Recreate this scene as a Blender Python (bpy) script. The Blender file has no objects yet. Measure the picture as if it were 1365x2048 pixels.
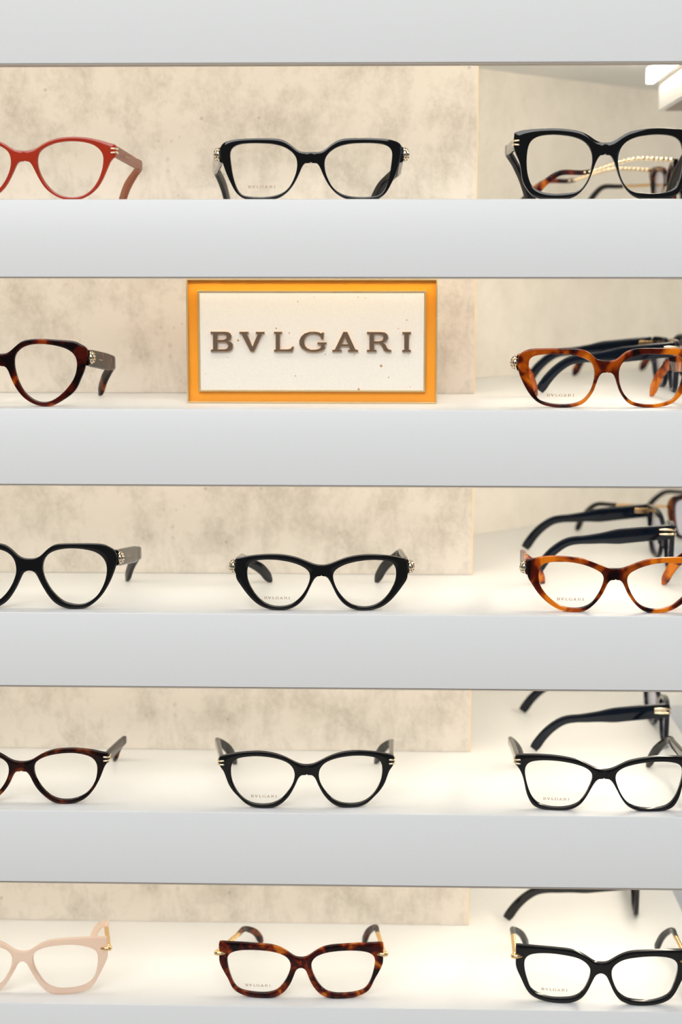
import bpy, bmesh, math, random
from mathutils import Vector, Matrix
random.seed(7)
S = bpy.context.scene
COL = S.collection

# ------------------------------------------------------------------ camera
CAM_D, CAM_Z = 1.2625, 1.45
def camera():
    yaw, pitch, roll = -0.0303074, 0.1393686, 0.00061044
    f = Vector((math.sin(yaw)*math.cos(pitch), math.cos(yaw)*math.cos(pitch), -math.sin(pitch)))
    r = Vector((math.cos(yaw), -math.sin(yaw), 0)); u = r.cross(f)
    r2 = math.cos(roll)*r + math.sin(roll)*u; u2 = -math.sin(roll)*r + math.cos(roll)*u
    cd = bpy.data.cameras.new('camera'); co = bpy.data.objects.new('camera', cd); COL.objects.link(co)
    M = Matrix((r2, u2, -f)).transposed().to_4x4(); M.translation = Vector((0, -CAM_D, CAM_Z))
    co.matrix_world = M
    cd.sensor_fit = 'VERTICAL'; cd.sensor_height = 36.0; cd.sensor_width = 36.0*1365/2048
    cd.lens = 3352.48*36/2048
    cd.clip_start = 0.02; cd.clip_end = 50
    cd.dof.use_dof = True; cd.dof.focus_distance = 1.30; cd.dof.aperture_fstop = 4.6
    S.camera = co
camera()

# ------------------------------------------------------------------ world, room light, exposure
W = bpy.data.worlds.new('world'); S.world = W; W.use_nodes = True
W.node_tree.nodes['Background'].inputs[0].default_value = (0.93, 0.96, 1.0, 1)
W.node_tree.nodes['Background'].inputs[1].default_value = 0.18
S.view_settings.view_transform = 'Standard'; S.view_settings.look = 'None'
S.view_settings.exposure = 0.0; S.view_settings.gamma = 1.0; S.view_settings.use_curve_mapping = False
def area(name, loc, target, sx, sy, power, col):
    l = bpy.data.lights.new(name, 'AREA'); l.shape = 'RECTANGLE'; l.size = sx; l.size_y = sy
    l.energy = power; l.color = col
    o = bpy.data.objects.new(name, l); COL.objects.link(o); o.location = loc
    o.rotation_euler = (Vector(target)-Vector(loc)).to_track_quat('-Z', 'Y').to_euler()
    return o
# ceiling light panels of the shop, and its window front far behind the photographer to the right
area('ceiling_light_panel', (-0.5, -3.2, 3.4), (-0.1, 0, 1.2), 3.0, 2.0, 122, (1.0, 0.99, 0.975))
area('shop_window_light', (2.6, -3.6, 1.9), (0.1, 0, 1.2), 0.8, 1.2, 4, (0.45, 0.68, 1.0))
LED_COL = (1.0, 0.878, 0.712); LED_STR = 9.1

# ------------------------------------------------------------------ materials
def nmat(name):
    m = bpy.data.materials.new(name); m.use_nodes = True
    nt = m.node_tree; b = nt.nodes['Principled BSDF']
    return m, nt, b
def plain(name, col, rough=0.5, metal=0.0, coat=0.0, spec=0.5):
    m, nt, b = nmat(name)
    b.inputs['Base Color'].default_value = (*col, 1); b.inputs['Roughness'].default_value = rough
    b.inputs['Metallic'].default_value = metal; b.inputs['Coat Weight'].default_value = coat
    b.inputs['Coat Roughness'].default_value = 0.03; b.inputs['Specular IOR Level'].default_value = spec
    return m
def N(nt, t, **kw):
    n = nt.nodes.new(t)
    for k, v in kw.items():
        if k in n.inputs.keys(): n.inputs[k].default_value = v
        else: setattr(n, k, v)
    return n
def ramp(nt, stops, interp='LINEAR'):
    n = nt.nodes.new('ShaderNodeValToRGB'); e = n.color_ramp.elements; n.color_ramp.interpolation = interp
    while len(e) < len(stops): e.new(0.5)
    for el, (p, c) in zip(e, stops): el.position = p; el.color = (*c, 1)
    return n
def bump(nt, b, src, strength, dist):
    bm = N(nt, 'ShaderNodeBump'); bm.inputs['Strength'].default_value = strength; bm.inputs['Distance'].default_value = dist
    nt.links.new(src, bm.inputs['Height']); nt.links.new(bm.outputs[0], b.inputs['Normal'])

def m_lacquer():
    m, nt, b = nmat('white_lacquer'); b.inputs['Roughness'].default_value = 0.42
    tc = N(nt, 'ShaderNodeTexCoord'); n = N(nt, 'ShaderNodeTexNoise'); n.inputs['Scale'].default_value = 900; n.inputs['Detail'].default_value = 3
    nt.links.new(tc.outputs['Object'], n.inputs['Vector'])
    r = ramp(nt, [(0.3, (0.775, 0.79, 0.79)), (0.7, (0.80, 0.812, 0.81))]); nt.links.new(n.outputs['Fac'], r.inputs[0])
    nt.links.new(r.outputs[0], b.inputs['Base Color']); bump(nt, b, n.outputs['Fac'], 0.12, 0.0002)
    return m
def m_concrete(name, c_hi, c_lo, contrast=1.0, pits=True):
    m, nt, b = nmat(name); b.inputs['Roughness'].default_value = 0.75; b.inputs['Specular IOR Level'].default_value = 0.25
    tc = N(nt, 'ShaderNodeTexCoord')
    def noise(scale, det, rough=0.6, sc=(1, 1, 1), dist=0.0):
        mp = N(nt, 'ShaderNodeMapping'); mp.inputs['Scale'].default_value = sc; nt.links.new(tc.outputs['Object'], mp.inputs[0])
        n = N(nt, 'ShaderNodeTexNoise'); n.inputs['Scale'].default_value = scale; n.inputs['Detail'].default_value = det
        n.inputs['Roughness'].default_value = rough; n.inputs['Distortion'].default_value = dist
        nt.links.new(mp.outputs[0], n.inputs['Vector']); return n.outputs['Fac']
    def math_(op, a, bb, clamp=False):
        n = N(nt, 'ShaderNodeMath'); n.operation = op; n.use_clamp = clamp
        for i, v in enumerate((a, bb)):
            if isinstance(v, (int, float)): n.inputs[i].default_value = v
            else: nt.links.new(v, n.inputs[i])
        return n.outputs[0]
    big = noise(11, 4, 0.55, dist=0.2); med = noise(30, 9, 0.74, (1, 1, 0.75), 0.15); fine = noise(240, 5, 0.7)
    streak = noise(60, 3, 0.5, (1, 1, 0.05)); mask = noise(14, 2)
    v = math_('ADD', math_('MULTIPLY', big, 0.30), math_('MULTIPLY', med, 0.62))
    v = math_('ADD', v, math_('MULTIPLY', fine, 0.16))
    v = math_('ADD', v, math_('MULTIPLY', math_('MULTIPLY', streak, mask), 0.10))
    lo, hi = 0.555-0.085/contrast, 0.555+0.06/contrast
    r = ramp(nt, [(lo-0.03, c_lo), (0.5*(lo+hi), tuple(0.35*a+0.65*b_ for a, b_ in zip(c_lo, c_hi))), (hi, c_hi)])
    nt.links.new(v, r.inputs[0]); col = r.outputs[0]
    if pits:
        vo = N(nt, 'ShaderNodeTexVoronoi'); vo.inputs['Scale'].default_value = 95; nt.links.new(tc.outputs['Object'], vo.inputs['Vector'])
        p = math_('LESS_THAN', vo.outputs['Distance'], math_('MULTIPLY', math_('SUBTRACT', mask, 0.42, True), 0.55))
        wn = N(nt, 'ShaderNodeTexVoronoi'); wn.inputs['Scale'].default_value = 34; nt.links.new(tc.outputs['Object'], wn.inputs['Vector'])
        p2 = math_('LESS_THAN', wn.outputs['Distance'], 0.055)
        mx = N(nt, 'ShaderNodeMix'); mx.data_type = 'RGBA'; nt.links.new(math_('MULTIPLY', math_('ADD', math_('MULTIPLY', p, 0.5), p2, True), 0.42), mx.inputs['Factor'])
        nt.links.new(col, mx.inputs['A']); mx.inputs['B'].default_value = (*[c*0.55 for c in c_lo], 1); col = mx.outputs['Result']
    nt.links.new(col, b.inputs['Base Color']); bump(nt, b, v, 0.25, 0.0012)
    return m
def m_tortoise(name, stops, scale=55, trans=0.32):
    m, nt, b = nmat(name); b.inputs['Roughness'].default_value = 0.10; b.inputs['Specular IOR Level'].default_value = 0.36
    tc = N(nt, 'ShaderNodeTexCoord'); oi = N(nt, 'ShaderNodeObjectInfo')
    add = N(nt, 'ShaderNodeVectorMath'); add.operation = 'ADD'
    mul = N(nt, 'ShaderNodeVectorMath'); mul.operation = 'SCALE'; mul.inputs['Scale'].default_value = 5.0
    cmb = N(nt, 'ShaderNodeCombineXYZ'); nt.links.new(oi.outputs['Random'], cmb.inputs[0]); nt.links.new(oi.outputs['Random'], cmb.inputs[2])
    nt.links.new(cmb.outputs[0], mul.inputs[0]); nt.links.new(tc.outputs['Object'], add.inputs[0]); nt.links.new(mul.outputs[0], add.inputs[1])
    n = N(nt, 'ShaderNodeTexNoise'); n.inputs['Scale'].default_value = scale; n.inputs['Detail'].default_value = 2.0
    n.inputs['Roughness'].default_value = 0.5; n.inputs['Distortion'].default_value = 0.5
    nt.links.new(add.outputs[0], n.inputs['Vector'])
    r = ramp(nt, stops, 'EASE'); nt.links.new(n.outputs['Fac'], r.inputs[0]); nt.links.new(r.outputs[0], b.inputs['Base Color'])
    tr = N(nt, 'ShaderNodeBsdfTranslucent'); nt.links.new(r.outputs[0], tr.inputs['Color'])
    mx = N(nt, 'ShaderNodeMixShader'); mx.inputs[0].default_value = trans
    nt.links.new(b.outputs[0], mx.inputs[1]); nt.links.new(tr.outputs[0], mx.inputs[2])
    nt.links.new(mx.outputs[0], nt.nodes['Material Output'].inputs['Surface'])
    return m
def m_translucent(name, col, trans=0.4, clear=0.0, rough=0.12):
    m, nt, b = nmat(name); b.inputs['Base Color'].default_value = (*col, 1); b.inputs['Roughness'].default_value = rough
    b.inputs['Coat Weight'].default_value = 0.3
    tr = N(nt, 'ShaderNodeBsdfTranslucent'); tr.inputs['Color'].default_value = (*col, 1)
    mx = N(nt, 'ShaderNodeMixShader'); mx.inputs[0].default_value = trans
    nt.links.new(b.outputs[0], mx.inputs[1]); nt.links.new(tr.outputs[0], mx.inputs[2]); last = mx.outputs[0]
    if clear:
        tp = N(nt, 'ShaderNodeBsdfTransparent'); tp.inputs['Color'].default_value = (*[min(1, c**0.35) for c in col], 1)
        m2 = N(nt, 'ShaderNodeMixShader'); m2.inputs[0].default_value = clear
        nt.links.new(last, m2.inputs[1]); nt.links.new(tp.outputs[0], m2.inputs[2]); last = m2.outputs[0]
    nt.links.new(last, nt.nodes['Material Output'].inputs['Surface'])
    return m
def m_lens():
    m, nt, b = nmat('clear_lens'); nt.nodes.remove(b)
    tp = N(nt, 'ShaderNodeBsdfTransparent'); tp.inputs['Color'].default_value = (0.985, 0.985, 0.98, 1)
    gl = N(nt, 'ShaderNodeBsdfGlossy'); gl.inputs['Color'].default_value = (0.75, 0.74, 1.0, 1); gl.inputs['Roughness'].default_value = 0.0
    fr = N(nt, 'ShaderNodeFresnel'); fr.inputs['IOR'].default_value = 1.35
    mx = N(nt, 'ShaderNodeMixShader'); k = N(nt, 'ShaderNodeMath'); k.operation = 'MULTIPLY'; k.inputs[1].default_value = 0.45; nt.links.new(fr.outputs[0], k.inputs[0]); nt.links.new(k.outputs[0], mx.inputs[0])
    nt.links.new(tp.outputs[0], mx.inputs[1]); nt.links.new(gl.outputs[0], mx.inputs[2])
    nt.links.new(mx.outputs[0], nt.nodes['Material Output'].inputs['Surface'])
    return m
def m_led(k=1.0):
    m, nt, b = nmat('led_diffuser'); b.inputs['Base Color'].default_value = (0.9, 0.9, 0.88, 1)
    b.inputs['Emission Color'].default_value = (*LED_COL, 1); b.inputs['Emission Strength'].default_value = LED_STR*k
    return m
def m_stone():
    m, nt, b = nmat('ivory_stone_plate'); b.inputs['Roughness'].default_value = 0.6
    tc = N(nt, 'ShaderNodeTexCoord')
    vo = N(nt, 'ShaderNodeTexVoronoi'); vo.inputs['Scale'].default_value = 170; nt.links.new(tc.outputs['Object'], vo.inputs['Vector'])
    ms = N(nt, 'ShaderNodeTexNoise'); ms.inputs['Scale'].default_value = 60; nt.links.new(tc.outputs['Object'], ms.inputs['Vector'])
    s = N(nt, 'ShaderNodeMath'); s.operation = 'SUBTRACT'; s.use_clamp = True; nt.links.new(ms.outputs['Fac'], s.inputs[0]); s.inputs[1].default_value = 0.47
    s2 = N(nt, 'ShaderNodeMath'); s2.operation = 'MULTIPLY'; nt.links.new(s.outputs[0], s2.inputs[0]); s2.inputs[1].default_value = 0.85
    lt = N(nt, 'ShaderNodeMath'); lt.operation = 'LESS_THAN'; nt.links.new(vo.outputs['Distance'], lt.inputs[0]); nt.links.new(s2.outputs[0], lt.inputs[1])
    fn = N(nt, 'ShaderNodeTexNoise'); fn.inputs['Scale'].default_value = 700; nt.links.new(tc.outputs['Object'], fn.inputs['Vector'])
    r = ramp(nt, [(0.3, (0.72, 0.68, 0.61)), (0.7, (0.76, 0.72, 0.65))]); nt.links.new(fn.outputs['Fac'], r.inputs[0])
    mx = N(nt, 'ShaderNodeMix'); mx.data_type = 'RGBA'; nt.links.new(lt.outputs[0], mx.inputs['Factor']); nt.links.new(r.outputs[0], mx.inputs['A'])
    mx.inputs['B'].default_value = (0.45, 0.24, 0.09, 1); nt.links.new(mx.outputs['Result'], b.inputs['Base Color'])
    return m

LACQ = m_lacquer()
CONC = m_concrete('grey_beige_concrete', (0.72, 0.67, 0.605), (0.50, 0.46, 0.40), 1.0)
CONC2 = m_concrete('smooth_beige_concrete', (0.90, 0.86, 0.79), (0.79, 0.75, 0.68), 0.7, False)
EDGE = plain('edge_band', (0.80, 0.62, 0.42), 0.5)
LED = m_led(); LED_SIDE = m_led(1.42)
LENS = m_lens()
BLACK = plain('black_acetate', (0.003, 0.003, 0.0033), 0.05, spec=0.42)
NAVY = plain('blue_black_acetate', (0.002, 0.005, 0.012), 0.05, spec=0.3)
GOLD = plain('polished_gold', (0.92, 0.62, 0.30), 0.16, 1.0)
PGOLD = plain('pale_gold', (0.88, 0.72, 0.50), 0.2, 1.0)
CORAL = m_translucent('coral_red_acetate', (0.56, 0.052, 0.018), 0.35, 0.10)
CORALT = m_translucent('brown_red_acetate', (0.36, 0.12, 0.06), 0.35, 0.12)
BLUSH = m_translucent('pale_pink_acetate', (0.93, 0.76, 0.64), 0.35, 0.42)
T_AMBER = m_tortoise('amber_tortoise_acetate', [(0.37, (0.010, 0.001, 0.0005)), (0.46, (0.10, 0.008, 0.001)), (0.54, (0.46, 0.08, 0.002)), (0.62, (0.86, 0.26, 0.006))], 46)
T_RED = m_tortoise('red_tortoise_acetate', [(0.42, (0.006, 0.0006, 0.0004)), (0.52, (0.09, 0.006, 0.001)), (0.58, (0.38, 0.05, 0.002)), (0.66, (0.74, 0.20, 0.008))], 50)
T_DARK = m_tortoise('dark_tortoise_acetate', [(0.42, (0.006, 0.001, 0.001)), (0.54, (0.035, 0.004, 0.001)), (0.64, (0.20, 0.035, 0.004)), (0.76, (0.36, 0.12, 0.012))], 60)
T_HAV = m_tortoise('havana_acetate', [(0.38, (0.006, 0.0006, 0.0004)), (0.48, (0.06, 0.003, 0.001)), (0.58, (0.26, 0.028, 0.002)), (0.68, (0.66, 0.19, 0.012))], 85)
PADM = m_translucent('clear_nose_pad', (0.75, 0.68, 0.58), 0.4, 0.4)
ENAMEL = plain('black_enamel', (0.006, 0.006, 0.008), 0.1, coat=0.5)
PRINT = plain('bronze_print', (0.38, 0.24, 0.12), 0.5, 0.0)
PRINTG = plain('gold_foil_print', (0.75, 0.55, 0.28), 0.35, 0.4)
ORANGE = plain('orange_lacquer', (0.86, 0.33, 0.022), 0.28)
BRASS = plain('brushed_brass', (0.62, 0.47, 0.25), 0.38, 0.75)
STONE = m_stone()
BRONZE = plain('dark_bronze', (0.115, 0.08, 0.052), 0.42, 0.3)
COPPER = plain('copper_edge', (0.62, 0.36, 0.18), 0.3, 0.7)
TAUPE = plain('taupe_edge_shade', (0.40, 0.34, 0.29), 0.6)  # shade along the fascia undersides, put into a flat colour
ALU = plain('aluminium_profile', (0.75, 0.73, 0.70), 0.4, 0.6)
FLOORM = plain('beige_floor_tile', (0.74, 0.71, 0.66), 0.35)

# ------------------------------------------------------------------ helpers
def link(name, me, mat, parent=None, smooth=None, label=None):
    if mat is not None:
        ms = mat if isinstance(mat, (list, tuple)) else [mat]
        for mm in ms: me.materials.append(mm)
    if smooth is not None:
        for p in me.polygons: p.use_smooth = True
        if smooth < 180: me.set_sharp_from_angle(angle=math.radians(smooth))
    o = bpy.data.objects.new(name, me); COL.objects.link(o)
    if parent: o.parent = parent
    if label: o['label'] = label
    return o
def pymesh(verts, faces):
    me = bpy.data.meshes.new('m'); me.from_pydata([tuple(v) for v in verts], [], faces)
    bm = bmesh.new(); bm.from_mesh(me); bmesh.ops.remove_doubles(bm, verts=bm.verts, dist=1e-6)
    bmesh.ops.recalc_face_normals(bm, faces=bm.faces); bm.to_mesh(me); bm.free(); me.update()
    return me
def boxmesh(x0, x1, y0, y1, z0, z1, bev=0.0, seg=2):
    bm = bmesh.new(); bmesh.ops.create_cube(bm, size=1)
    for v in bm.verts: v.co = Vector(((x0+x1)/2+v.co.x*(x1-x0), (y0+y1)/2+v.co.y*(y1-y0), (z0+z1)/2+v.co.z*(z1-z0)))
    if bev: bmesh.ops.bevel(bm, geom=bm.edges[:], offset=bev, segments=seg, affect='EDGES', profile=0.5)
    me = bpy.data.meshes.new('m'); bm.to_mesh(me); bm.free(); return me
def prism(poly, z0, z1):
    n = len(poly); v = [(x, y, z0) for x, y in poly]+[(x, y, z1) for x, y in poly]
    f = [tuple(range(n))[::-1], tuple(range(n, 2*n))]+[(i, (i+1) % n, n+(i+1) % n, n+i) for i in range(n)]
    return pymesh(v, f)
def thing(name, label, cat, loc=(0, 0, 0), rz=0, group=None):
    o = bpy.data.objects.new(name, None); COL.objects.link(o); o.empty_display_size = 0.02
    o.location = loc; o.rotation_euler = (0, 0, rz); o['label'] = label; o['category'] = cat
    if group: o['group'] = group
    return o
def cr_curve(pts, closed, per=8):
    """centripetal Catmull-Rom through 2D/3D points"""
    P = [Vector(p) for p in pts]; n = len(P); out = []
    rng = range(n) if closed else range(n-1)
    for i in rng:
        p1, p2 = P[i], P[(i+1) % n]
        p0 = P[(i-1) % n] if (closed or i > 0) else p1*2-p2
        p3 = P[(i+2) % n] if (closed or i < n-2) else p2*2-p1
        t1 = max((p1-p0).length, 1e-7)**0.5; t2 = t1+max((p2-p1).length, 1e-7)**0.5; t3 = t2+max((p3-p2).length, 1e-7)**0.5
        for k in range(per):
            t = t1+(t2-t1)*k/per
            A1 = p0*((t1-t)/t1)+p1*(t/t1); A2 = p1*((t2-t)/(t2-t1))+p2*((t-t1)/(t2-t1)); A3 = p2*((t3-t)/(t3-t2))+p3*((t-t2)/(t3-t2))
            B1 = A1*((t2-t)/t2)+A2*(t/t2); B2 = A2*((t3-t)/(t3-t1))+A3*((t-t1)/(t3-t1))
            out.append(B1*((t2-t)/(t2-t1))+B2*((t-t1)/(t2-t1)))
    if not closed: out.append(P[-1])
    return out

# ------------------------------------------------------------------ lettering: serif capitals drawn as outlines
GLYPHS = {
 'B': ([(0,0),(72,0),(90,2),(101,9),(106,23),(102,37),(88,46),(103,52),(112,63),(112,82),(104,94),(86,100),(0,100),(0,92),(12,90),(12,10),(0,8)],
       [[(34,11),(64,11),(77,14),(83,25),(78,36),(64,41),(34,41)], [(34,52),(70,52),(84,56),(91,70),(85,84),(70,89),(34,89)]]),
 'V': ([(148,0),(192,0),(192,8),(184,10),(214,74),(243,10),(232,8),(232,0),(275,0),(275,8),(264,10),(222,100),(204,100),(158,10),(148,8)], []),
 'L': ([(325,0),(365,0),(365,8),(354,10),(354,89),(396,89),(411,85),(417,75),(425,75),(419,100),(325,100),(325,92),(334,90),(334,10),(325,8)], []),
 'G': ([(573,3),(580,3),(577,36),(569,36),(563,22),(550,13),(530,9),(508,10),(491,20),(481,36),(478,52),(482,69),(495,84),(514,91),(540,90),(558,85),(565,78),(565,64),(548,62),(548,53),(593,53),(593,62),(584,64),(584,86),(570,95),(545,101),(518,102),(490,97),(468,84),(456,65),(455,44),(464,24),(482,8),(506,0),(534,-1),(555,2),(566,8)], []),
 'A': ([(680,0),(700,0),(741,89),(754,92),(754,100),(705,100),(705,92),(716,90),(708,72),(666,72),(658,90),(670,92),(670,100),(624,100),(624,92),(636,90)],
       [[(688,23),(670,62),(704,62)]]),
 'R': ([(801,0),(873,0),(893,3),(905,13),(908,30),(901,44),(880,53),(895,64),(903,80),(912,89),(924,92),(924,100),(902,100),(888,94),(876,70),(864,58),(836,58),(836,90),(848,92),(848,100),(801,100),(801,92),(814,90),(814,10),(801,8)],
       [[(836,11),(864,11),(880,15),(886,28),(880,42),(864,47),(836,47)]]),
 'I': ([(982,0),(1024,0),(1024,8),(1014,10),(1014,90),(1024,92),(1024,100),(982,100),(982,92),(992,90),(992,10),(982,8)], []),
}
def glyph_mesh(chars, scale, depth, bevel, cx=512, cy=50):
    cu = bpy.data.curves.new('g', 'CURVE'); cu.dimensions = '2D'; cu.fill_mode = 'BOTH'
    cu.extrude = depth; cu.bevel_depth = bevel; cu.bevel_resolution = 1
    for ch in chars:
        o, holes = GLYPHS[ch]
        for poly in [o]+holes:
            sp = cu.splines.new('POLY'); sp.points.add(len(poly)-1); sp.use_cyclic_u = True
            for p, (x, y) in zip(sp.points, poly): p.co = ((x-cx)*scale, (cy-y)*scale, 0, 1)
    ob = bpy.data.objects.new('g', cu); COL.objects.link(ob)
    dg = bpy.context.evaluated_depsgraph_get(); dg.update()
    me = bpy.data.meshes.new_from_object(ob.evaluated_get(dg))
    bpy.data.objects.remove(ob); bpy.data.curves.remove(cu)
    me.materials.clear()
    me.transform(Matrix.Rotation(math.pi/2, 4, 'X'))      # stands upright, reads from -Y
    return me
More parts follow.
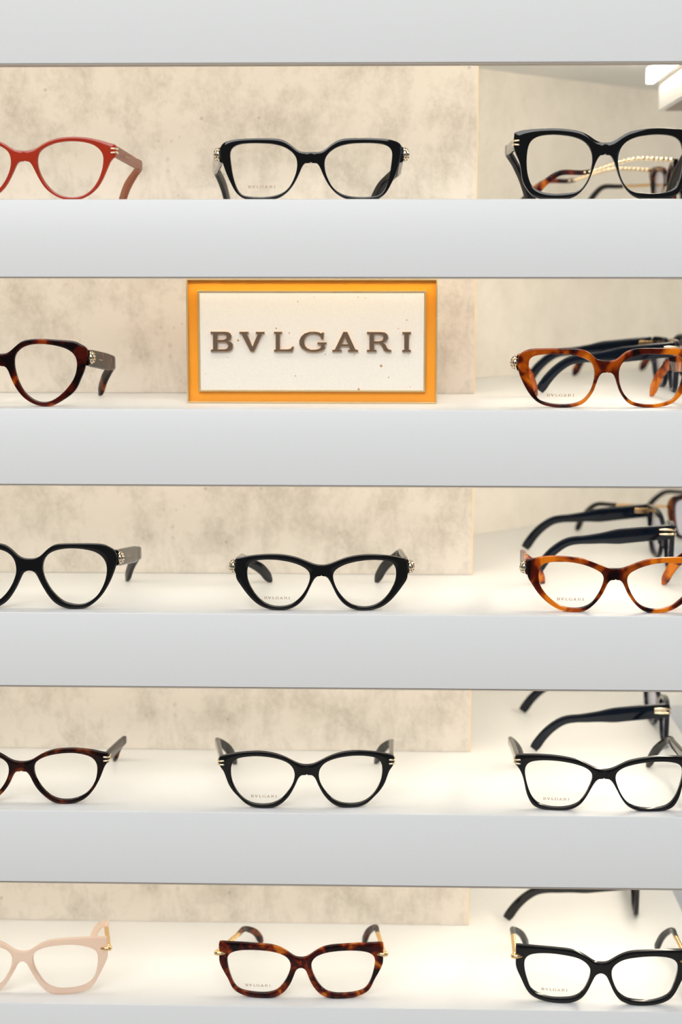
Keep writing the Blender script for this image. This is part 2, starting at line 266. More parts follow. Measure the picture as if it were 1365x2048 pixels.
FR = {
 'r1L': {'X':-0.2785,'Y':0.0185,'row':0,'yaw':0.0,'o':[(0,367),(38,368),(71,375),(109,395),(155,424),(206,446),(265,462),(340,470),(423,470),(505,461),(572,447),(638,428),(687,413),(693,394),(687,325),(660,309),(643,277),(617,220),(591,163),(557,106),(514,61),(463,27),(413,6),(346,0),(279,11),(230,33),(172,74),(132,123),(100,180),(68,245),(48,282),(27,294),(0,298)],'i':[(112,351),(133,375),(172,399),(239,425),(322,438),(405,438),(480,427),(538,405),(578,370),(596,334),(596,285),(584,220),(558,155),(523,102),(481,61),(430,33),(363,22),(280,33),(222,61),(173,110),(137,163),(109,229),(99,294)],'orn':370,'bend':{1:[739,344]},'tip':{1:530}},
 'r1C': {'X':-0.0617,'Y':0.0185,'row':0,'yaw':0.0,'o':[(0,354),(77,357),(106,372),(148,407),(195,438),(242,452),(360,457),(479,456),(573,450),(639,436),(674,416),(687,379),(675,303),(647,216),(606,123),(565,53),(523,18),(470,1),(315,0),(244,15),(185,52),(137,105),(95,180),(65,248),(47,273),(0,282)],'i':[(610,361),(592,390),(550,411),(479,420),(361,420),(278,413),(195,389),(136,349),(108,308),(103,250),(119,180),(161,99),(208,58),(268,35),(363,23),(458,27),(523,41),(559,88),(588,169),(605,274)],'orn':341,'bend':{-1:[-820,343],1:[661,335]},'tip':{-1:-740,1:439},'text':[-373,99,206]},
 'r1R': {'X':0.1586,'Y':0.0185,'row':0,'yaw':0.0,'o':[(0,418),(41,422),(76,439),(123,471),(181,500),(274,518),(366,525),(482,524),(574,518),(644,508),(676,495),(680,455),(680,387),(664,341),(634,273),(622,204),(609,136),(585,90),(549,44),(496,12),(380,0),(264,6),(206,32),(149,89),(110,158),(83,238),(55,306),(33,331),(0,340)],'i':[(581,341),(572,398),(550,438),(504,466),(412,479),(319,475),(226,458),(156,426),(115,380),(96,318),(100,238),(122,158),(161,95),(207,61),(288,49),(404,47),(486,67),(539,101),(569,170),(582,250)],'orn':423,'bend':{-1:[-668,458],1:[776,455]},'tip':{-1:-450,1:656}},
 'r2L': {'X':-0.3006,'Y':0.0166,'row':1,'yaw':0.0,'o':[(0,403),(28,405),(63,412),(100,441),(140,477),(176,502),(228,514),(323,518),(417,512),(511,505),(574,499),(613,478),(652,458),(671,435),(673,411),(666,368),(653,314),(636,259),(611,204),(587,149),(558,109),(510,70),(453,34),(389,2),(350,0),(310,1),(255,18),(200,49),(154,92),(116,147),(82,218),(60,281),(41,306),(25,314),(0,315)],'i':[(109,344),(114,383),(135,418),(171,449),(227,471),(306,479),(385,473),(463,458),(526,434),(564,403),(586,360),(588,313),(577,251),(552,196),(511,141),(463,93),(406,54),(350,34),(287,38),(232,65),(186,108),(152,163),(126,234),(112,297)],'orn':372,'bend':{1:[717,333]},'tip':{1:552}},
 'r2R': {'X':0.1639,'Y':0.0222,'row':1,'yaw':2.37,'o':[(0,356),(65,362),(96,385),(138,421),(180,441),(233,450),(387,452),(518,450),(589,444),(642,421),(668,397),(673,338),(663,255),(632,184),(583,101),(541,54),(498,26),(427,6),(331,0),(236,8),(177,30),(131,77),(96,137),(68,220),(45,261),(0,276)],'i':[(594,326),(592,364),(564,389),(493,403),(387,406),(280,405),(184,379),(124,350),(96,302),(91,243),(103,172),(137,101),(190,53),(260,30),(379,26),(463,42),(517,65),(554,125),(579,196),(592,267)],'orn':340,'bend':{-1:[-553,353],1:[671,334]},'tip':{-1:-382,1:582},'text':[-350,94,205]},
 'r3L': {'X':-0.2806,'Y':0.0105,'row':2,'yaw':0.0,'o':[(0,392),(62,402),(94,424),(130,460),(166,489),(202,507),(273,513),(396,514),(520,511),(577,505),(616,485),(660,459),(675,432),(676,365),(661,312),(634,240),(592,159),(556,105),(502,51),(439,10),(385,0),(297,2),(235,22),(182,58),(139,112),(97,183),(67,245),(46,286),(24,301),(0,305)],'i':[(105,344),(115,384),(142,424),(192,456),(272,474),(342,477),(430,469),(509,449),(562,413),(592,365),(599,311),(589,240),(561,168),(520,105),(466,60),(404,35),(333,36),(262,58),(201,107),(150,174),(116,246),(102,299)],'orn':394,'bend':{1:[716,336]},'tip':{1:562}},
 'r3C': {'X':-0.0537,'Y':0.0114,'row':2,'yaw':0.93,'o':[(0,355),(54,363),(112,386),(182,413),(274,433),(367,439),(460,435),(553,424),(622,408),(657,397),(665,320),(665,249),(636,202),(590,138),(532,73),(474,31),(404,7),(323,0),(253,9),(183,44),(125,110),(90,180),(55,249),(37,269),(0,280)],'i':[(577,273),(573,332),(547,373),(483,391),(391,397),(298,389),(205,369),(136,339),(95,304),(89,257),(113,180),(159,109),(229,50),(299,30),(381,32),(450,61),(508,114),(549,179),(571,232)],'orn':334,'bend':{-1:[-668,282],1:[619,331]},'tip':{-1:-459,1:430},'text':[-346,96,198]},
 'r3R': {'X':0.1726,'Y':0.0108,'row':2,'yaw':-1.32,'o':[(0,344),(47,346),(107,367),(179,396),(263,420),(358,430),(453,434),(548,428),(619,413),(673,392),(675,325),(671,264),(640,216),(591,143),(518,71),(446,25),(362,1),(278,0),(219,15),(160,62),(102,136),(68,210),(45,249),(0,265)],'i':[(587,253),(584,314),(565,362),(512,384),(428,390),(345,389),(250,372),(166,342),(106,306),(87,270),(98,209),(132,136),(184,68),(255,34),(338,29),(422,47),(483,89),(537,144),(574,204)],'orn':337,'bend':{-1:[-662,325],1:[686,347]},'tip':{-1:-467,1:533},'text':[-342,99,203]},
 'r4L': {'X':-0.292,'Y':0.0145,'row':3,'yaw':0.0,'o':[(0,341),(45,346),(86,359),(136,391),(194,421),(259,442),(341,451),(422,452),(504,443),(568,435),(633,416),(686,406),(689,379),(684,333),(664,316),(647,279),(621,211),(587,144),(545,85),(495,38),(437,12),(380,1),(314,0),(249,14),(193,52),(137,106),(98,164),(67,231),(47,260),(31,271),(0,272)],'i':[(99,290),(106,324),(135,357),(185,383),(258,404),(340,414),(422,415),(486,404),(543,386),(579,357),(599,312),(599,270),(588,203),(554,135),(504,80),(438,46),(381,33),(307,34),(242,56),(186,102),(138,165),(107,231)],'orn':364,'bend':{1:[671,297]},'tip':{1:533}},
 'r4C': {'X':-0.0654,'Y':0.0105,'row':3,'yaw':3.1,'o':[(0,350),(54,358),(114,386),(175,417),(259,445),(355,458),(451,455),(548,444),(620,429),(686,408),(690,364),(681,327),(657,302),(640,258),(616,190),(580,133),(538,89),(478,32),(418,7),(334,0),(261,6),(200,37),(140,99),(91,186),(61,254),(36,273),(0,278)],'i':[(596,302),(587,358),(554,395),(488,413),(391,421),(295,414),(211,396),(139,363),(103,317),(94,267),(109,199),(146,136),(200,74),(273,37),(358,28),(442,41),(508,83),(556,145),(588,221)],'orn':364,'bend':{-1:[-746,312],1:[716,291]},'tip':{-1:-607,1:596},'text':[-338,95,203]},
 'r4R': {'X':0.1672,'Y':0.0105,'row':3,'yaw':-0.51,'o':[(0,331),(67,347),(116,371),(189,406),(274,426),(395,441),(516,444),(601,441),(686,432),(690,402),(685,358),(660,327),(635,277),(615,202),(602,139),(577,76),(546,32),(497,10),(411,0),(314,1),(242,14),(182,50),(134,114),(94,190),(59,247),(35,264),(0,270)],'i':[(613,290),(611,340),(588,376),(528,395),(431,401),(322,394),(212,373),(139,346),(96,309),(89,271),(106,208),(141,132),(188,69),(254,36),(339,22),(436,27),(510,52),(559,108),(591,189)],'orn':383,'bend':{-1:[-673,329],1:[652,349]},'tip':{-1:-543,1:517},'text':[-367,89,202]},
 'r5L': {'X':-0.2955,'Y':0.0155,'row':4,'yaw':0.0,'o':[(0,358),(37,360),(79,380),(130,415),(189,442),(255,459),(338,466),(488,472),(620,474),(676,470),(681,457),(680,380),(679,293),(657,241),(622,171),(579,92),(545,48),(503,30),(395,7),(328,0),(245,5),(195,26),(147,69),(106,129),(67,198),(39,254),(23,276),(0,284)],'i':[(82,294),(86,328),(112,363),(163,390),(238,408),(337,418),(420,418),(503,405),(560,387),(601,353),(607,309),(600,231),(581,162),(546,105),(504,74),(437,51),(354,42),(279,43),(221,61),(172,95),(132,156),(96,225)],'orn':384,'bend':{1:[530,288],-1:[-700,288]},'tip':{1:356,-1:-640}},
 'r5C': {'X':-0.0706,'Y':0.0142,'row':4,'yaw':0.82,'o':[(0,340),(46,348),(95,382),(156,420),(230,443),(341,451),(464,456),(587,457),(656,454),(658,372),(657,288),(626,217),(589,152),(553,74),(516,42),(442,13),(356,1),(269,0),(195,15),(133,58),(83,130),(52,208),(34,250),(0,263)],'i':[(594,301),(588,346),(557,375),(489,395),(390,402),(279,398),(193,384),(119,352),(85,305),(85,253),(108,182),(145,117),(195,64),(269,40),(355,38),(454,49),(516,75),(553,133),(577,204)],'orn':367,'bend':{-1:[-522,256],1:[605,278]},'tip':{-1:-387,1:500},'text':[-348,102,201]},
 'r5R': {'X':0.1684,'Y':0.0105,'row':4,'yaw':-2.49,'o':[(0,350),(44,352),(94,383),(156,420),(230,446),(353,456),(500,461),(624,463),(673,462),(673,384),(673,286),(632,190),(581,87),(543,47),(481,19),(382,2),(295,0),(209,15),(148,49),(101,116),(65,196),(36,251),(0,267)],'i':[(606,308),(600,354),(567,387),(500,405),(389,410),(278,400),(180,380),(118,343),(86,299),(85,247),(108,168),(149,95),(210,54),(296,39),(395,37),(481,58),(544,95),(576,166),(598,243)],'orn':370,'bend':{-1:[-679,282],1:[669,316]},'tip':{-1:-539,1:566},'text':[-365,106,205]},
}
# ------------------------------------------------------------------ the shelving unit
ZT = [1.5072, 1.351, 1.1938, 1.0354, 0.8758]      # tops of the five shelves, top to bottom
ZB = [1.6054, 1.4495, 1.2928, 1.1352, 0.9765]     # lower edges of header and of shelves 1-4
XL, XR, YC, XF, BK, LIP = -0.95, 0.268, 0.345, 0.95, 0.1733, 0.018
WO = 0.322                                       # diagonal concrete wall: Y = X + WO
def struct(o): o['kind'] = 'structure'; return o
struct(link('floor', boxmesh(-3.5, 3.5, -4.5, 3.0, -0.05, 0.0), FLOORM))
def wallmesh():
    a, b = (BK-WO+0.03, BK+0.03), (XF+0.25, XF+0.25+WO); d = (-0.0283, 0.0283)
    return prism([a, b, (b[0]+d[0], b[1]+d[1]), (a[0]+d[0], a[1]+d[1])], 0.0, 2.1)
struct(link('wall_back', wallmesh(), CONC2))

def fascia_mesh(z0, z1):
    # L-running front lip: outer line and inner line, rounded outer edges top and bottom
    r = 0.0014
    def line(off): return [(XL, off), (XR-off, off), (XR-off, YC+off), (XF, YC+off)]
    prof = [(LIP, z0), (r, z0), (r*0.3, z0+r*0.3), (0, z0+r), (0, z1-r), (r*0.3, z1-r*0.3), (r, z1), (LIP, z1)]
    v, f = [], []; n = len(prof)
    for off, z in prof: v += [(x, y, z) for x, y in line(off)]
    for i in range(n):
        j = (i+1) % n
        for k in range(3): f.append((i*4+k, i*4+k+1, j*4+k+1, j*4+k))
    f.append(tuple(i*4 for i in range(n))); f.append(tuple(i*4+3 for i in range(n))[::-1])
    return pymesh(v, f)
def slab_poly(off):
    return [(XL, off), (XR-off, off), (XR-off, YC+off), (XF, YC+off), (XF, XF+WO), (BK-WO+0.031, BK+0.031), (BK-WO+0.031, 0.2), (XL, 0.2)]
SHELF_LABEL = ['white lacquered header board above the top row of eyeglasses',
 'white shelf carrying the coral red eyeglasses, highest of the five shelves',
 'white shelf carrying the orange framed name plaque',
 'white shelf in the middle of the five, under the black cat-eye glasses',
 'white shelf with gold-barred dark glasses, second from the bottom',
 'white shelf at the bottom edge, carrying the pale pink glasses']
for i in range(6):
    z1 = ZT[i-1] if i else ZB[0]+0.16
    z0 = ZB[i] if i < 5 else ZT[4]-0.0577
    t = thing('header_board' if i == 0 else 'display_shelf', SHELF_LABEL[i], 'header' if i == 0 else 'shelf', (0, 0, z1),
              group=None if i == 0 else 'white wraparound display shelves')
    def ch(name, me, mat, sm=None):
        me.transform(Matrix.Translation((0, 0, -z1))); return link(name, me, mat, t, sm)
    ch('front_fascia', fascia_mesh(z0, z1), LACQ, 40)
    zs1 = z1 if i else z0+0.0577
    if i < 5: ch('bottom_shade_strip', prism([(XL, 0.0004), (XR-0.0004, 0.0004), (XR-0.0004, YC+0.0004), (XF, YC+0.0004), (XF, YC+0.012), (XR-0.012, YC+0.012), (XR-0.012, 0.012), (XL, 0.012)], z0-0.0009, z0), TAUPE)  # added taupe strip colours in the dark shade line under each fascia
    ch('shelf_board', prism(slab_poly(LIP), zs1-0.0135, zs1), LACQ)
    if i < 5:
        zc = zs1-0.0135
        for (x0, x1, y0, y1, zo, zt_, hx) in ((XL, 0.236, LIP+0.0008, LIP+0.0041, 0.020, z0+0.036, (XL, 0.236, LIP, LIP+0.0008)),
                                         (0.2385, 0.2445, 0.026, 0.366, 0.0252, zc if i else z0+0.039, (0.2445, 0.250, 0.026, 0.366)),
                                         (0.31, XF, 0.3665, 0.3715, 0.0252, zc if i else z0+0.039, (0.31, XF, 0.363, 0.3665))):
            ls = ch('light_strip', boxmesh(x0, x1, y0, y1, z0+zo, zt_, 0), LED if x0 == XL else LED_SIDE)
            hm = boxmesh(hx[0], hx[1], hx[2], hx[3], z0+zo-0.0004, zt_+0.0004, 0); hm.transform(Matrix.Translation((0, 0, -z1)))
            link('strip_housing', hm, ALU, ls, None, 'aluminium profile holding the light strip')

# concrete back panels, one piece standing in each bay
PL = ['concrete back panel behind the top row of glasses', 'concrete back panel behind the name plaque',
      'concrete back panel behind the black cat-eye glasses in the middle bay', 'concrete back panel in the bay second from the bottom',
      'concrete back panel in the lowest bay, behind the red tortoiseshell glasses']
for i in range(5):
    t = thing('back_panel', PL[i], 'panel', (0, BK, ZT[i]), group='concrete back panels')
    h = ZB[i]+0.0577-0.0135-ZT[i]-0.0005
    me = boxmesh(XL, 0.0698, 0, 0.016, 0.0003, h, 0)
    o = link('concrete_face', me, CONC, t)
    link('edge_band', boxmesh(0.0698, 0.0710, 0.0002, 0.016, 0.0003, h), EDGE, t)

# ------------------------------------------------------------------ eyeglasses
def yc(x): return 0.9*x*x            # wrap of a frame front
def dense(pts, closed):
    P = [Vector((a*1e-4, b*1e-4)) for a, b in pts]; n = len(P); pins = []
    for i in range(n):
        if not closed and i in (0, n-1): continue
        if (P[i]-P[i-1]).angle(P[(i+1) % n]-P[i]) > math.radians(52): pins.append(P[i])
    C = cr_curve(P, closed, 10)
    if closed: C.append(C[0])
    L = [0.0]
    for a, b in zip(C, C[1:]): L.append(L[-1]+(b-a).length)
    m = int(L[-1]/0.0007); out = []; j = 0
    for k in range(m+1):
        t = L[-1]*k/m
        while j < len(L)-2 and L[j+1] < t: j += 1
        u = (t-L[j])/max(L[j+1]-L[j], 1e-9); out.append(C[j]+(C[j+1]-C[j])*u)
    if closed: out.pop()
    pin = {min(range(len(out)), key=lambda q: (out[q]-p).length) for p in pins}
    for it in range(14):
        new = []
        for k, p in enumerate(out):
            if closed: a, b = out[k-1], out[(k+1) % len(out)]
            elif k == 0: b = out[1]; a = Vector((-b.x, b.y))
            elif k == len(out)-1: a = out[k-1]; b = Vector((-a.x, a.y))
            else: a, b = out[k-1], out[k+1]
            w = 0.0 if k in pin else (0.12 if (k-1 in pin or k+1 in pin) else 0.5)
            new.append(p.lerp((a+b)*0.5, w))
        out = new
    return out
def radial(poly, c):
    A = sorted([(math.atan2(p.y-c.y, p.x-c.x), (p-c).length) for p in poly]); n = len(A)
    def f(a):
        for i in range(n):
            if A[i][0] >= a: break
        else: i = 0
        a1, r1 = A[i]; a0, r0 = A[i-1]
        if i == 0 and a > A[-1][0]: a1 += 2*math.pi
        elif i == 0: a0 -= 2*math.pi
        t = 0 if a1 == a0 else (a-a0)/(a1-a0); return r0+(r1-r0)*t
    return f
def front_mesh(fr, T=0.0040, bev=0.0004):
    out = dense(fr['o'], False); inn = dense(fr['i'], True)
    c = Vector((sum(p.x for p in inn)/len(inn), sum(p.y for p in inn)/len(inn)))
    rad = radial(inn, c)
    K = 6; top, bot = out[0], out[-1]
    seam = [bot+(top-bot)*(k/K) for k in range(1, K)]
    pts = out+seam; n = len(pts); no = len(out)
    rings = []
    for idx, p in enumerate(pts):
        d = (p-c); L = d.length; d = d/L; a = math.atan2(d.y, d.x); ri = rad(a); pi_ = c+d*ri
        onseam = idx >= no
        def q(pp, y): x = max(pp.x, 0.0); return (x, yc(x)+y, pp.y)
        if idx in (0, no-1):
            s = -1 if idx == 0 else 1; ins = Vector((0, s*bev)); ins2 = Vector((0, s*bev*0.5))
        elif onseam: ins = Vector((0, 0)); ins2 = ins
        else:
            tg = (pts[min(idx+1, no-1)]-pts[max(idx-1, 0)]).normalized(); nr = Vector((tg.y, -tg.x))
            if nr.dot(d) > 0: nr = -nr
            ins = nr*bev; ins2 = ins*0.3
        gap = (p-pi_).length; bi = min(bev, gap*0.25)
        if onseam or idx in (0, no-1): ox = p
        m1 = (p+ins)*0.5+(pi_+d*bi)*0.5
        if onseam or idx in (0, no-1): pass
        rings.append([q(pi_, T), q(pi_, bev), q(pi_+d*bi*0.3, bev*0.3), q(pi_+d*bi, 0), q(m1, -0.00008), q(p+ins, 0), q(p+ins2, bev*0.3), q(p, bev), q(p, T-bev), q(p+ins, T), q(m1, T)])
    m = len(rings[0]); V, F = [], []
    for sgn in (1, -1):
        base = len(V)
        for r in rings: V += [(sgn*x, y, z) for x, y, z in r]
        for i in range(n):
            j = (i+1) % n; seam_edge = (i >= no-1)
            for k in range(m):
                k2 = (k+1) % m
                if seam_edge and k in (5, 6, 7, 8): continue
                F.append((base+i*m+k, base+j*m+k, base+j*m+k2, base+i*m+k2))
    me = pymesh(V, F)
    return me, c, inn
def lens_mesh(inn, c, sgn):
    V, F = [], []; n = len(inn); rr = (0.0, 0.35, 0.7, 1.0)
    off = 0
    for side, y0 in ((0, 0.0013), (1, 0.0028)):
        V.append((sgn*c.x, yc(c.x)+y0, c.y)); b = len(V)
        for k in rr[1:]:
            for p in inn:
                s = 1.012 if k == 1.0 else k
                x = c.x+(p.x-c.x)*s; z = c.y+(p.y-c.y)*s; V.append((sgn*x, yc(x)+y0, z))
        for i in range(n):
            j = (i+1) % n; F.append((b-1, b+i, b+j))
            for r in range(2): F.append((b+r*n+i, b+r*n+j, b+(r+1)*n+j, b+(r+1)*n+i))
    b0 = 1+2*n; b1 = (1+3*n)+1+2*n
    for i in range(n):
        j = (i+1) % n; F.append((b0+i, b0+j, b1+j, b1+i))
    return pymesh(V, F)
def sweep(path, hh, ww, sgn, sect='rect', rc=0.0012):
    """path: 3D points; hh, ww half height / half thickness per point; section kept upright"""
    V, F = [], []; n = len(path)
    for i, p in enumerate(path):
        t = (path[min(i+1, n-1)]-path[max(i-1, 0)]).normalized()
        side = Vector((0, 0, 1)).cross(t)
        side = side.normalized() if side.length > 1e-4 else Vector((1, 0, 0))
        up = t.cross(side).normalized(); a, b = ww[i], hh[i]; sec = []
        if sect == 'rect':
            r = min(rc, a*0.85, b*0.85)
            for cx, cy, a0 in ((a-r, b-r, 0), (-a+r, b-r, 90), (-a+r, -b+r, 180), (a-r, -b+r, 270)):
                for q in (0, 30, 60, 90): an = math.radians(a0+q); sec.append((cx+r*math.cos(an), cy+r*math.sin(an)))
        else:
            for q in range(14): an = 2*math.pi*q/14; sec.append((a*math.cos(an), b*math.sin(an)))
        for sx, sy in sec: V.append(p+side*sx+up*sy)
    m = len(sec)
    for i in range(n-1):
        for k in range(m): F.append((i*m+k, i*m+(k+1) % m, (i+1)*m+(k+1) % m, (i+1)*m+k))
    F.append(tuple(range(m))); F.append(tuple(range((n-1)*m, n*m))[::-1])
    me = bpy.data.meshes.new('m'); me.from_pydata([tuple(v) for v in V], [], F)
    bm = bmesh.new(); bm.from_mesh(me); bmesh.ops.recalc_face_normals(bm, faces=bm.faces); bm.to_mesh(me); bm.free()
    return me
def ellipsoid(c, r, rot=None, sub=3):
    bm = bmesh.new(); bmesh.ops.create_icosphere(bm, subdivisions=sub, radius=1)
    M = Matrix.Translation(c) @ (rot or Matrix.Identity(4)) @ Matrix.Diagonal((*r, 1)); bmesh.ops.transform(bm, matrix=M, verts=bm.verts)
    me = bpy.data.meshes.new('m'); bm.to_mesh(me); bm.free(); return me
def interp(xs, ys, x):
    if x <= xs[0]: return ys[0]
    for i in range(1, len(xs)):
        if x <= xs[i]: return ys[i-1]+(ys[i]-ys[i-1])*(x-xs[i-1])/(xs[i]-xs[i-1])
    return ys[-1]
STY = {  # half heights of the temple along its length (fraction), half thickness
 'wide': ([0, .08, .5, .62, .72, .86, .95, .985, 1], [.0058, .0067, .0068, .0056, .0038, .0044, .0042, .0030, .0010], .0017),
 'slim': ([0, .1, .5, .62, .72, .86, .95, .985, 1], [.0042, .0044, .0040, .0036, .0031, .0040, .0040, .0028, .0009], .0018),
 'block': ([0, .3, .36, .46, .60, .72, .9, .97, 1], [.0064, .0066, .0066, .0048, .0036, .0038, .0042, .0044, .0036], .0018),
 'serpent': ([0, 1], [.0016, .0016], .0016), 'wire': ([0, 1], [.0010, .0010], .0007),
}
def temple(root, fr, s, style, mats, xe, print_=False, wavy=False, y_len=1.0):
    zh = fr['orn']*1e-4; T0 = yc(xe)+0.0037
    be = fr['bend'].get(s) or (lambda q: [-q[0], q[1]])(fr['bend'].get(-s, [s*-700, 320]))
    tp = fr['tip'].get(s); tp = tp if tp is not None else -fr['tip'].get(-s, s*-560)
    hs = STY[style][0:2]; tip_style = 'slim' if style in ('serpent', 'wire') else style
    xs = s*(xe-0.0021 if style != 'wide' else xe-0.0008)
    if style in ('serpent', 'wire'): xs = s*(xe+0.0006)
    bx, bz = be[0]*1e-4, be[1]*1e-4-(0.0050 if style in ('wide', 'block') else 0.0032)
    tx = tp*1e-4
    ztip = 0.0040
    for it in range(3):
        zk = [zh, zh+(bz-zh)*0.35, zh+(bz-zh)*0.75, bz, bz*0.80+0.0005, bz*0.45+0.002, ztip]
        if wavy: zk[1] = zh+0.0006; zk[2] = bz+0.0005
        ctrl = [(xs, T0, zk[0]), (xs+(bx-xs)*0.38, 0.040, zk[1]), (xs+(bx-xs)*0.80, 0.075, zk[2]), (bx, 0.095, zk[3]),
                (bx+(tx-bx)*0.28, 0.1045, zk[4]), (bx+(tx-bx)*0.65, 0.1135, zk[5]), (tx, 0.1225, zk[6])]
        if style in ('serpent', 'wire'): ctrl = [(x_, y_ if y_ < 0.03 else y_*(1.10 if wavy else 0.94), z_) for x_, y_, z_ in ctrl]
        path = cr_curve(ctrl, False, 9)
        L = [0.0]
        for a, b in zip(path, path[1:]): L.append(L[-1]+(b-a).length)
        fr_ = [l/L[-1] for l in L]
        prof = STY[tip_style]; H = [interp(prof[0], prof[1], f) for f in fr_]; Wd = [prof[2]*(1 if f < .97 else .8) for f in fr_]
        zmin = min(p.z-h*abs((path[min(i+1, len(path)-1)]-path[max(i-1, 0)]).normalized().y) for i, (p, h) in enumerate(zip(path, H)))
        if abs(zmin) < 1e-5: break
        ztip -= zmin-0.0001
    if style in ('serpent', 'wire'):
        cut = next(i for i, p in enumerate(path) if p.y > (0.082 if wavy else 0.070))
        dens = []
        for i in range(cut+1):
            q = path[i+1]-path[i]; k = max(2, int(q.length/0.00035))
            dens += [path[i]+q*(j/k) for j in range(k)]
        LL = 0; R = []
        for i, p in enumerate(dens):
            if i: LL += (p-dens[i-1]).length
            u = (LL/0.0042) % 1.0
            R.append(0.0012+0.0008*math.sin(math.pi*u)**0.5 if style == 'serpent' else 0.0007)
        t = link('temple', sweep(dens, [r*(1.0 if style == 'serpent' else 1.9) for r in R], R, s, 'round'), mats['metal'], root, 50,
                 'gold ribbed snake temple' if style == 'serpent' else 'thin gold temple')
        sub = path[cut-1:]; Hs = H[cut-1:]; Ws = Wd[cut-1:]
        Hs = [min(h, 0.0020+0.0013*i/len(Hs)) for i, h in enumerate(Hs)]
        link('temple_tip', sweep(sub, Hs, Ws, s), mats['tip'], t, 40, mats.get('tiplab'))
    else:
        t = link('temple', sweep(path, H, Wd, s), mats['temple'], root, 40)
        hl, hh_ = (0.012, 0.0024) if style == 'block' else (0.006, 0.0018)
        hm = boxmesh(xs-0.001-0.0022*(s > 0), xs+0.001+0.0022*(s < 0), T0-0.0005, T0+hl, zh-hh_, zh+hh_, 0.0005)
        link('hinge', hm, GOLD, t, None, 'small gold hinge')
        if print_:
            me = glyph_mesh('BVLGARI', 0.0105/1024, 0.00002, 0)
            a = path[4]; b = path[12]; d = (b-a).normalized(); side = Vector((0, 0, 1)).cross(d).normalized()*(-s)
            # letters run along the temple on its outer face
            ex = d if s > 0 else -d; M = Matrix((ex, -side, ex.cross(-side))).transposed().to_4x4()
            M.translation = (path[10])+side*(STY[style][2]+0.00005); me.transform(M)
            link('temple_print', me, PRINTG, t, None, 'tiny gold lettering')
    return t
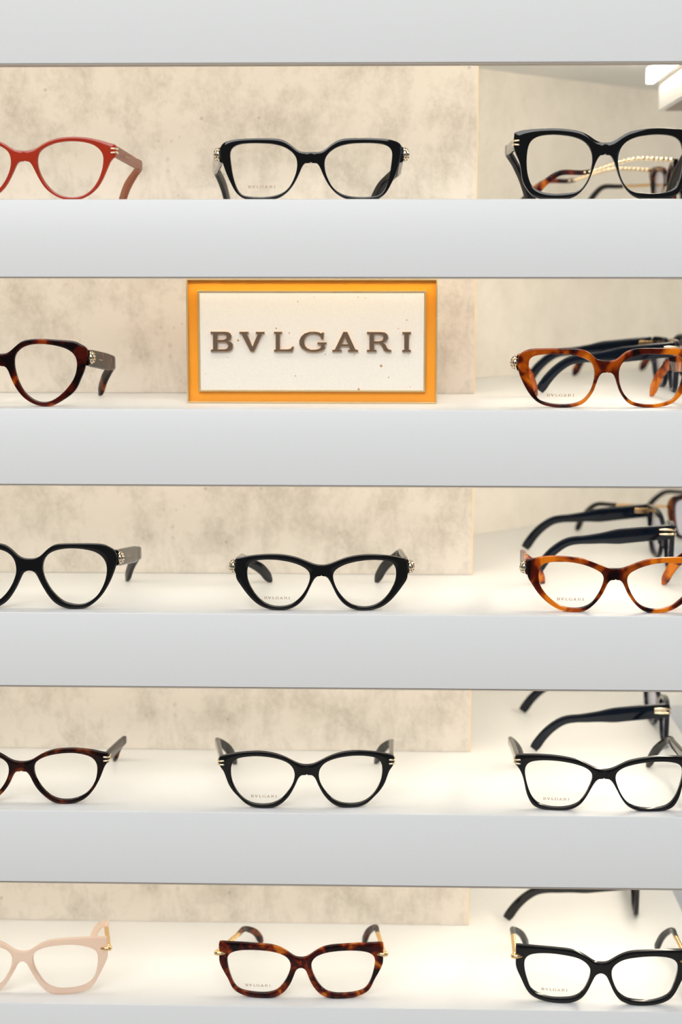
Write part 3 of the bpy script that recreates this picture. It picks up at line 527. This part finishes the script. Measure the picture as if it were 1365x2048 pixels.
def make_glasses(label, row, fr, style, mats, X=None, Y=None, rz=None, group='eyeglasses along the front of the shelves', txt=True, orn=None, print_=(), wavy=False, T=0.0042, plate=False):
    root = thing('eyeglasses', label, 'eyeglasses', (X if X is not None else fr['X'], Y if Y is not None else fr['Y'], ZT[row]+0.0001),
                 math.radians(fr['yaw']) if rz is None else rz, group)
    me, c, inn = front_mesh(fr, T)
    link('frame_front', me, mats['front'], root, 42)
    pr = None
    for s in (-1, 1):
        ln = link('lens', lens_mesh(inn, c, s), LENS, root, 30)
        if s == -1 and txt and fr.get('text'):
            tx, tz, tw = [v*1e-4 for v in fr['text']]
            g = glyph_mesh('BVLGARI', tw/1024, 0.00003, 0)
            for v in g.vertices:
                x = v.co.x+tx; v.co = (x, yc(x)+0.00122+v.co.y, v.co.z+tz)
            link('lens_print', g, PRINT, ln, None, 'small bronze lettering')
    # nose pads: low ridges of the acetate behind the nose side of each rim
    outn = dense(fr['o'], False)
    def rimx(z):
        a = min([p for p in inn if p.x < c.x], key=lambda p: abs(p.y-z)).x
        q = min([p for p in outn if p.x < c.x and p.y < fr['i'][0][1]*1e-4+0.004 and p.x <= a+0.0005 and p.y < outn[-1].y], key=lambda p: abs(p.y-z)).x
        return (a+q)/2
    zi = outn[-1].y-0.0075; x0_, x1_ = rimx(zi+0.004), rimx(zi-0.004); xm = rimx(zi)
    for s in (-1, 1):
        link('nose_pad', ellipsoid((s*xm, yc(xm)+T, zi), (0.0010, 0.0022, 0.0052), Matrix.Rotation(s*math.atan2(x0_-x1_, 0.008), 4, 'Y')), mats.get('pad', PADM), root, 180)
    zo = fr['orn']*1e-4
    outd = dense(fr['o'], False); xe = max([p.x for p in outd if abs(p.y-zo) < 0.003] or [max(p.x for p in outd)])
    for s in (-1, 1):
        temple(root, fr, s, style, mats, xe, s in print_, wavy)
    orn = orn or {'wide': 'bead', 'slim': 'bars', 'serpent': 'cone', 'block': 'bars', 'wire': None}[style]
    for s in (-1, 1):
        if orn == 'bead':
            cc = Vector((s*(xe+0.0021), yc(xe)+0.0052, zo)); rr = (0.0033, 0.0042, 0.0050)
            b = link('serpent_head_ornament', ellipsoid(cc, rr), PGOLD, root, 180, 'gold snake head ornament with black scales')
            bm = bmesh.new(); ico = bmesh.new(); bmesh.ops.create_icosphere(ico, subdivisions=2, radius=1)
            for v in ico.verts:
                if v.co.y > 0.75: continue
                nrm = v.co.copy(); p = Vector((v.co.x*rr[0], v.co.y*rr[1], v.co.z*rr[2]))*0.985+cc
                q = nrm.to_track_quat('Z', 'Y').to_matrix().to_4x4()
                bmesh.ops.create_icosphere(bm, subdivisions=1, radius=1, matrix=Matrix.Translation(p) @ q @ Matrix.Diagonal((0.00066, 0.00092, 0.00030, 1)))
            ico.free(); me = bpy.data.meshes.new('m'); bm.to_mesh(me); bm.free()
            link('enamel_scales', me, ENAMEL, b, 180, 'black enamel scales')
            link('temple_cap', boxmesh(s*(xe-0.0015)-0.0012, s*(xe-0.0015)+0.0012, yc(xe)+0.0036, yc(xe)+0.0062, zo-0.0062, zo+0.0064, 0.0004), mats['temple'], root)
        elif orn == 'bars':
            big = style == 'block'
            for dz in ((-0.0020, 0.0020) if big else (-0.00155, 0.00155)):
                pth = [Vector((s*(xe-0.0044), yc(xe)-0.0004, zo+dz)), Vector((s*(xe-0.0030), yc(xe)-0.0006, zo+dz)), Vector((s*(xe-0.0008), yc(xe)-0.0004, zo+dz*0.86)),
                       Vector((s*(xe+0.0005), yc(xe)+0.0010, zo+dz*0.8)), Vector((s*(xe+0.0006), yc(xe)+0.0030, zo+dz*0.95)), Vector((s*(xe+0.0003), yc(xe)+(0.0135 if big else 0.0085), zo+dz))]
                pth = cr_curve(pth, False, 6); n = len(pth)
                R = [(0.00095 if big else 0.00072)*(min(1, 0.55+min(i, n-1-i)*0.2)) for i in range(n)]
                link('hinge_bar', sweep(pth, R, R, s, 'round'), PGOLD, root, 60, 'gold bar wrapping the hinge')
            if plate: link('hinge_plate', boxmesh(s*(xe+0.0002)-0.0006, s*(xe+0.0002)+0.0006, yc(xe)+0.003, yc(xe)+0.0135, zo-0.0022, zo+0.0022, 0.0003), PGOLD, root, None, 'gold plate between the hinge bars')
        elif orn == 'cone':
            pth = [Vector((s*(xe+0.0028), yc(xe)+0.0016, zo)), Vector((s*(xe+0.0022), yc(xe)+0.0005, zo)), Vector((s*(xe+0.0005), yc(xe)-0.0004, zo)), Vector((s*(xe-0.0020), yc(xe)-0.0006, zo)), Vector((s*(xe-0.0048), yc(xe)-0.0005, zo)), Vector((s*(xe-0.0054), yc(xe)-0.0003, zo))]
            R = [0.0015, 0.0023, 0.0022, 0.0016, 0.0009, 0.0003]
            link('cone_stud', sweep(pth, R, R, s, 'round'), GOLD, root, 50, 'pointed gold stud on the front corner')
    return root

def mt(front, temple_=None, tip=None, metal=GOLD, pad=PADM, tiplab=None):
    d = dict(front=front, temple=temple_ or front, tip=tip or front, metal=metal, pad=pad)
    if tiplab: d['tiplab'] = tiplab
    return d
F_ = FR
make_glasses('coral red round glasses with two gold hinge bars, far left of the top shelf', 0, F_['r1L'], 'slim', mt(CORAL, CORALT, pad=CORAL), print_=(1,))
make_glasses('black squared cat-eye glasses with gold snake heads, middle of the top shelf', 0, F_['r1C'], 'wide', mt(BLACK, pad=BLACK))
make_glasses('thick black oversized square glasses with gold hinge bars, right of the top shelf', 0, F_['r1R'], 'slim', mt(BLACK, pad=BLACK))
make_glasses('dark brown tortoiseshell glasses with snake head, left of the orange plaque', 1, F_['r2L'], 'wide', mt(T_RED, T_DARK), print_=(1,))
make_glasses('amber tortoiseshell rectangular glasses right of the orange plaque', 1, F_['r2R'], 'wide', mt(T_AMBER, pad=T_AMBER))
make_glasses('black rounded glasses with wide grey temple, left of the middle shelf', 2, F_['r3L'], 'wide', mt(BLACK, pad=BLACK), print_=(1,))
make_glasses('black cat-eye oval glasses with gold snake heads, centre of the middle shelf', 2, F_['r3C'], 'wide', mt(BLACK, pad=BLACK))
make_glasses('red-brown tortoiseshell cat-eye glasses, right of the middle shelf', 2, F_['r3R'], 'wide', mt(T_AMBER, pad=T_AMBER))
make_glasses('dark tortoiseshell round glasses with gold bars, left on the fourth shelf', 3, F_['r4L'], 'slim', mt(T_DARK, pad=T_DARK))
make_glasses('black round glasses with gold hinge bars, centre of the fourth shelf', 3, F_['r4C'], 'slim', mt(BLACK, pad=BLACK))
make_glasses('thin black cat-eye glasses with gold hinge bars, right of the fourth shelf', 3, F_['r4R'], 'slim', mt(BLACK, pad=BLACK))
make_glasses('pale pink translucent square glasses with gold temple, bottom left', 4, F_['r5L'], 'serpent', mt(BLUSH, tip=BLUSH, pad=BLUSH, tiplab='pale pink temple tip'))
make_glasses('speckled red tortoiseshell square glasses with gold temples, bottom centre', 4, F_['r5C'], 'serpent', mt(T_HAV, tip=T_DARK, pad=T_HAV, tiplab='brown temple tip'))
make_glasses('black square glasses with gold snake temples and black tips, bottom right', 4, F_['r5R'], 'serpent', mt(BLACK, tip=BLACK, pad=BLACK, tiplab='black temple tip'))

# glasses round the corner, on the side wing, facing right
def wing(src, **kw):
    d = dict(F_[src]); d['text'] = None
    w = max(a for a, b in d['o'])
    d['bend'] = {-1: [-(w-10), 330], 1: [w-10, 330]}; d['tip'] = {-1: -(w-40), 1: w-40}; d.update(kw); return d
GW = 'eyeglasses on the side wing, seen from behind'
R90 = math.pi/2
make_glasses('glasses with gold snake temples and tortoiseshell tips, seen through the thick black pair', 0, wing('r4R', orn=425, bend={-1: [-640, 352], 1: [640, 352]}), 'serpent', mt(T_DARK, tip=T_HAV, metal=PGOLD, tiplab='tortoiseshell temple tip'), .250, .286, R90, GW, wavy=True, orn='none')
make_glasses('slim glasses with straight gold temples and black tips, lower behind the thick black pair', 0, wing('r4R', orn=300), 'wire', mt(NAVY, tip=BLACK, tiplab='black temple tip'), .318, .408, math.radians(50), GW)
make_glasses('blue-black glasses with broad temples, behind the amber tortoiseshell pair', 1, wing('r2R', orn=380, bend={-1: [-640, 335], 1: [640, 335]}), 'block', mt(NAVY, pad=BLACK), .249, .245, R90, GW)
make_glasses('tortoiseshell-tipped glasses farthest back beside the diagonal wall, second shelf', 1, wing('r2R'), 'slim', mt(BLACK, T_HAV), .318, .408, math.radians(50), GW)
make_glasses('black glasses with broad blue-black temples and two gold bars, behind the red-brown cat-eye pair', 2, wing('r4R', orn=385, bend={-1: [-650, 340], 1: [650, 340]}), 'block', mt(NAVY, pad=BLACK), .249, .243, R90, GW)
make_glasses('thin gold temple glasses with black tips, farthest back on the middle shelf', 2, wing('r2R', orn=350), 'wire', mt(T_DARK, tip=BLACK, tiplab='black temple tip'), .318, .408, math.radians(50), GW)
make_glasses('black speckled glasses with gold plate on the broad temple, behind the thin black cat-eye pair', 3, wing('r4R', orn=385, bend={-1: [-650, 335], 1: [650, 335]}), 'block', mt(NAVY, pad=BLACK), .249, .243, R90, GW, plate=True)
make_glasses('black glasses with broad temple, top cut by the shelf, behind the bottom right pair', 4, wing('r4R', orn=385, bend={-1: [-640, 335], 1: [640, 335]}), 'block', mt(BLACK, pad=BLACK), .228, .250, math.radians(90), GW)

# ------------------------------------------------------------------ the name plaque
def plaque():
    Yp, Xc = 0.0575, None
    k = (CAM_D+Yp)/3352.48*1.0
    w, h = 0.1973, 0.0975
    x0 = -0.1618; z0 = 0.0
    t = thing('name_plaque', 'orange and gold framed plaque with dark raised capital letters, standing on the second shelf', 'sign', (x0+w/2, Yp, ZT[1]+0.0001))
    dp = 0.016
    # body: a shallow orange tray
    link('backing_board', boxmesh(-w/2+0.001, w/2-0.001, 0.004, dp, 0.0008, h-0.0008), ORANGE, t)
    def ring(name, W, z_lo, z_hi, rim, y0, y1, mat, lab):
        o = [(-W/2, z_lo), (W/2, z_lo), (W/2, z_hi), (-W/2, z_hi)]; i_ = [(-W/2+rim, z_lo+rim), (W/2-rim, z_lo+rim), (W/2-rim, z_hi-rim), (-W/2+rim, z_hi-rim)]
        V = [(x, y0, z) for x, z in o]+[(x, y0, z) for x, z in i_]+[(x, y1, z) for x, z in o]+[(x, y1, z) for x, z in i_]; F = []
        for a in range(4):
            b = (a+1) % 4; F += [(a, b, 4+b, 4+a), (8+a, 12+a, 12+b, 8+b), (a, 8+a, 8+b, b), (4+a, 4+b, 12+b, 12+a)]
        me = pymesh(V, F)
        bm = bmesh.new(); bm.from_mesh(me); bmesh.ops.bevel(bm, geom=[e for e in bm.edges], offset=0.00025, segments=1, affect='EDGES'); bm.to_mesh(me); bm.free()
        return link(name, me, mat, t, None, lab)
    ring('outer_frame', w, 0.0, h, 0.0013, 0.0, dp, BRASS, 'thin brass frame')
    iw, iz0, iz1 = 0.1790, 0.0090, 0.0882
    ring('inner_frame', iw, iz0, iz1, 0.0015, 0.0005, 0.0045, BRASS, 'brass frame around the ivory plate')
    link('ivory_plate', boxmesh(-iw/2+0.0012, iw/2-0.0012, 0.0011, 0.0045, iz0+0.0012, iz1-0.0012), STONE, t, None, 'ivory stone plate with brown specks')
    sc = (1/2.5755)/3352.48*(CAM_D+Yp)*1.003
    for ch in 'BVLGARI':
        me = glyph_mesh(ch, sc, 0.0010, 0.0002)
        me.materials.append(BRONZE); me.materials.append(COPPER)
        for p in me.polygons: p.material_index = 0 if p.normal.y < -0.95 else 1
        me.transform(Matrix.Translation((-0.0008, -0.0001, 0.0485)))
        link('letter', me, None, t, None, 'dark bronze raised letter with copper edges')
plaque()
